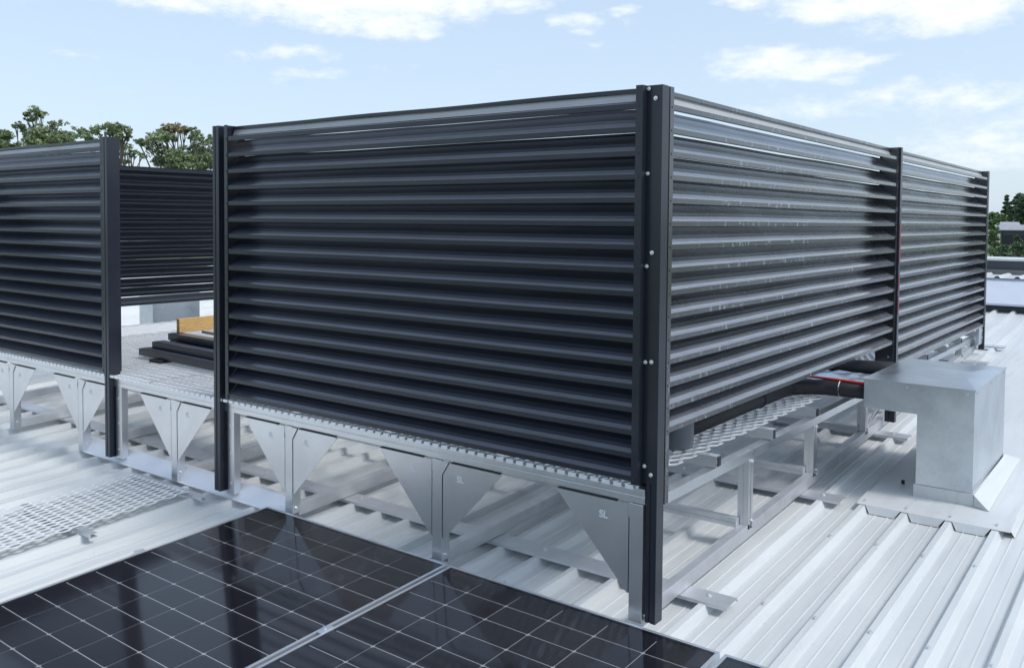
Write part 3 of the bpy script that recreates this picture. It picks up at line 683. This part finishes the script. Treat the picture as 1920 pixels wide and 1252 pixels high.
spare(-3.86, -2.40, .512, .590, .489, 'spare dark channel just behind the lowest front one')
spare(-3.85, -2.45, .470, .548, .5335, 'spare dark channel in the second layer of the stack')
spare(-3.84, -2.45, .590, .668, .5335, 'rear spare dark channel in the second layer')
spare(-3.83, -2.50, .570, .648, .578, 'topmost spare dark channel, under the timber')
tb = MB().box(0, .036, 0, 1.15, 0, .088).mesh('timber_plank')
tag(link('timber_plank', tb, m_timber, None, (-3.80, .61, .625), (math.radians(.5), 0, math.radians(-3)), bevel=.002), 'yellow timber plank standing on edge on top of the dark stack', 'plank')
tb = MB().box(0, 1.1, 0, .09, 0, .018).mesh('timber_board')
tag(link('timber_board', tb, m_timber2, None, (-3.66, .70, .6225), (0, 0, math.radians(-6)), bevel=.001), 'pale flat board lying under the yellow plank', 'plank')
# dry leaf on the roof below the front beam
lf = MB(); y0 = .62; zc = crest(y0)
q = [at for at in [(0,0,0),(.03,.014,.012),(.07,.017,.018),(.11,.004,.008),(.07,-.018,.016),(.03,-.016,.010)]]
lf.add([(a*1., b*1.2, c+.004) for a, b, c in q]+[(a, b*1.2, c+.001) for a, b, c in q], [(0,1,2),(0,2,4,5),(2,3,4),(8,7,6),(11,10,8,6),(10,9,8)]+[(i,(i+1)%6,6+(i+1)%6,6+i) for i in range(6)])
tag(link('dry_leaf', lf.mesh('dry_leaf'), m_leafdry, None, (-2.80, .52, crest(.52)-.028), (0, 0, .3)), 'curled brown dry leaf on the roof behind the left gusset', 'leaf')

# ------------------------------------------------------------------ trees
def tree(name, label, clumps, dist, mat, leaf=.075, dens=1.0, base_px=None, spread=1.0, trunk_r=.22, flat=.62, group='trees beyond the roof', mat2=None, n2=()):
    """clumps: (px, py, radius px) on the photograph, set at the tree's own distance with depth of their own."""
    rng = random.Random(hash(label) % 1000 + len(clumps)); rng = random.Random(sum(map(ord, label)))
    P = []
    for (x, y, r) in clumps:
        rm = r*dist/FPX; P.append((at_range(x, y, dist+rng.uniform(-1, 1)*spread*max(rm*1.5, 1.0)), rm))
    bx = sum(p.x for p, _ in P)/len(P); by = sum(p.y for p, _ in P)/len(P)
    if base_px is not None:
        b = at_range(base_px, 413, dist); bx, by = b.x, b.y
    t = thing(name, label, 'tree', (bx, by, -5.0), group=group)
    zmid = min(p.z for p, _ in P); mb = MB()
    fork = Vector((bx, by, max(-1.5, zmid-1.8)))
    mb.tube([(bx, by, -5.0), (bx+.15, by, (fork.z-5)/2), tuple(fork)], trunk_r*1.3, 9, trunk_r*.8)
    for (p, rm) in P:
        mid = fork.lerp(p, .55) + Vector((rng.uniform(-.3,.3), rng.uniform(-.3,.3), -.25*(p-fork).length*.3)); mb.tube([tuple(fork), tuple(mid), tuple(p)], trunk_r*.30, 6, .02)
        for _ in range(3):
            e = p + Vector((rng.uniform(-1,1), rng.uniform(-1,1), rng.uniform(-.2,.5)))*rm*.8; mb.tube([tuple(mid.lerp(p, .6)), tuple(e)], .025, 4, .008)
    part('trunk', mb, m_trunk, t, smooth=True)
    def crown(sel, mt):
        v = []; f = []
        for ci in sel:
            p, rm = P[ci]; subs = [(p+Vector((rng.gauss(0,.5), rng.gauss(0,.5), rng.gauss(0,.30)))*rm, rm*rng.uniform(.18,.5)) for _ in range(14)]
            nl = int(dens*800*min(6, max(.4, (rm/.6)**1.7)))
            for _ in range(nl):
                c, sr = rng.choice(subs); d = Vector((rng.gauss(0,1), rng.gauss(0,1), rng.gauss(0,1))).normalized()*(rng.random()**.6)*sr*1.25
                c = c + Vector((d.x, d.y, d.z*flat)); s = leaf*rng.uniform(.6, 1.35)
                a = Vector((rng.gauss(0,1), rng.gauss(0,1), rng.gauss(0,.6)-.3)).normalized(); b = a.cross(Vector((rng.gauss(0,1), rng.gauss(0,1), rng.gauss(0,1)))).normalized()
                a *= s; b *= s*.42; n = len(v); v += [tuple(c-a), tuple(c+b), tuple(c+a), tuple(c-b)]; f.append((n, n+1, n+2, n+3))
        m = MB(); m.v = v; m.f = f; part('crown', m, mt, t)
    s2 = set(n2); crown([i for i in range(len(P)) if i not in s2], mat)
    if s2: crown(sorted(s2), mat2)
    return t
def Z(L_):
    o = [(x*.2396, 180+y*.2396, r*.2396*1.15) for x, y, r in L_]; rr = random.Random(len(L_))
    for i in range(len(L_)*2):                     # loose sprays between the main clumps
        a, b = rr.sample(o[:len(L_)], 2)
        if math.hypot(a[0]-b[0], a[1]-b[1]) < 26: o.append(((a[0]+b[0])/2+rr.uniform(-4, 4), (a[1]+b[1])/2+rr.uniform(-2, 5), min(a[2], b[2])*rr.uniform(.5, .9)))
    return o
tree('gum_tree', 'low gum tree crown at the left edge above the louvre screen', Z([(20,300,46),(62,298,26),(40,385,60),(110,385,36),(-30,380,60),(-60,330,50),(20,440,70)]), 56, m_leaf)
tree('gum_tree', 'tallest gum tree with a loose open crown, left of the group', Z([(270,125,44),(320,152,34),(252,185,24),(430,210,42),(205,142,20),(155,235,26),(118,240,16),(190,268,16),(300,285,60),(240,322,55),(370,300,58),(440,290,50),(505,312,52),(340,345,80),(555,325,44),(280,350,60),(440,350,80),(300,420,90),(480,420,90)]), 54, m_leaf)
tree('gum_tree', 'umbrella-shaped gum tree above the fluted post', Z([(645,292,36),(700,280,38),(760,268,40),(830,242,46),(895,235,46),(955,255,44),(1005,288,34),(930,305,34),(860,285,26),(990,330,20),(950,395,26),(940,350,22),(700,340,40),(820,360,40)]), 52, m_leaf, base_px=205)
tree('gum_tree', 'broad gum tree with rusty new growth, right of the group', Z([(1090,362,30),(1150,368,40),(1200,315,42),(1260,275,46),(1320,250,48),(1390,248,46),(1445,262,36),(1500,262,26),(1260,330,60),(1350,325,56),(1545,330,46),(1600,345,48),(1640,378,42),(1300,440,84),(1400,470,94),(1500,440,70),(1600,460,84),(1480,530,90),(1660,440,60),(1690,350,34),(1250,500,60),(1340,540,90),(1620,540,90),(1710,500,80)]), 50, m_leaf, base_px=345, dens=1.15, mat2=m_leaf_o, n2=(4, 5, 6))
tree('gum_tree', 'small leafy tree in the gap between umbrella tree and broad tree', Z([(1010,392,30),(1060,438,28),(960,520,36),(1120,470,22),(1030,470,22),(950,410,20)]), 58, m_leaf, dens=.6)
# right-hand distance
tree('fig_tree', 'big dark spreading tree at the right edge above the house', [(1908,378,7),(1918,372,10),(1912,390,10),(1925,385,14),(1902,396,7),(1894,390,3.5),(1899,381,3),(1906,405,9),(1918,408,12),(1932,400,16),(1896,402,5),(1940,380,16),(1910,418,8),(1925,420,12)], 400, m_leaf_d, leaf=.7, dens=.22, trunk_r=.6)
tree('pine_tree', 'slim pointed pine on the skyline beside the big dark tree', [(1888,368,1.6),(1888,374,2.2),(1887.5,381,2.8),(1887,389,3.6),(1886,397,5)], 420, m_leaf_d, leaf=.7, dens=.5)
for lab, d, mt, cl in [
    ('green tree just right of the far screen post', 60, m_leaf_g, [(1860,436,5),(1864,446,6),(1858,452,7),(1866,460,6),(1860,470,8),(1868,474,6)]),
    ('rounded bush below the grey-roofed house', 56, m_leaf_d, [(1884,464,5),(1878,470,6),(1890,470,6),(1884,477,8),(1872,478,6)]),
    ('dense cone-shaped tree beside the rounded bush', 52, m_leaf_d, [(1907,446,2.5),(1907,452,4),(1906,459,5.5),(1908,466,6.5),(1906,473,7.5),(1907,481,8.5)]),
    ('light green tree left of the grey-roofed house', 150, m_leaf_g, [(1862,418,6),(1870,412,5),(1858,426,6),(1866,428,5)]),
    ('dark bush at the right edge behind the parapet', 58, m_leaf_d, [(1926,462,7),(1932,470,9),(1922,474,6)])]:
    tree('garden_tree', lab, cl, d, mt, leaf=.10 if d < 100 else .22, dens=1.6 if d < 100 else .8, trunk_r=.12, flat=.9)
for i, (x, y, r, d) in enumerate([(1858,403,5,460),(1870,405,5,480),(1880,407,5,440),(1892,409,4,450),(1846,404,6,500)]):
    tree('far_tree', ['far green tree beside the end post, on the skyline','far tree second from the end post on the skyline','far tree behind the grey-roofed house','far tree right of the house roof','far tree hidden mostly by the end post'][i], [(x, y, r), (x-r*.7, y+4, r*.8), (x+r*.7, y+4, r*.8), (x, y+r, r)], d, m_leaf_g, leaf=.7, dens=.25, trunk_r=.3, flat=.9)
# houses in the valley
def house(label, px, py, dist, w, h, rh, wall, roofm, rz):
    c = at_range(px, py, dist); t = thing('house', label, 'house', (c.x, c.y, c.z-h), (0, 0, rz)); d = w*.55
    link('wall', MB().box(-w/2, w/2, -d/2, d/2, -2.5, h).mesh('wall'), wall, t)
    e = .6; mb = MB(); mb.prism([(-d/2-e, h), (0, h+rh), (d/2+e, h), (d/2+e, h-.2), (-d/2-e, h-.2)], -w/2-e, w/2+e, lambda p, q, u: (u, p, q)); link('roof', mb.mesh('roof'), roofm, t)
    for x in (-w*.3, 0, w*.3):
        wn_ = link('window', MB().box(x-.9, x+.9, -d/2-.06, -d/2-.01, h*.35, h*.8).mesh('window'), m_glass_h, t)
house('grey-roofed cream house among the trees on the right', 1882, 427, 330, 8, 2.8, 1.9, m_wall, m_hroof, .55)
house('lower dark-walled house with pale grey roof', 1899, 431, 300, 6, 2.4, 1.5, m_hdark, m_hroof, .25)
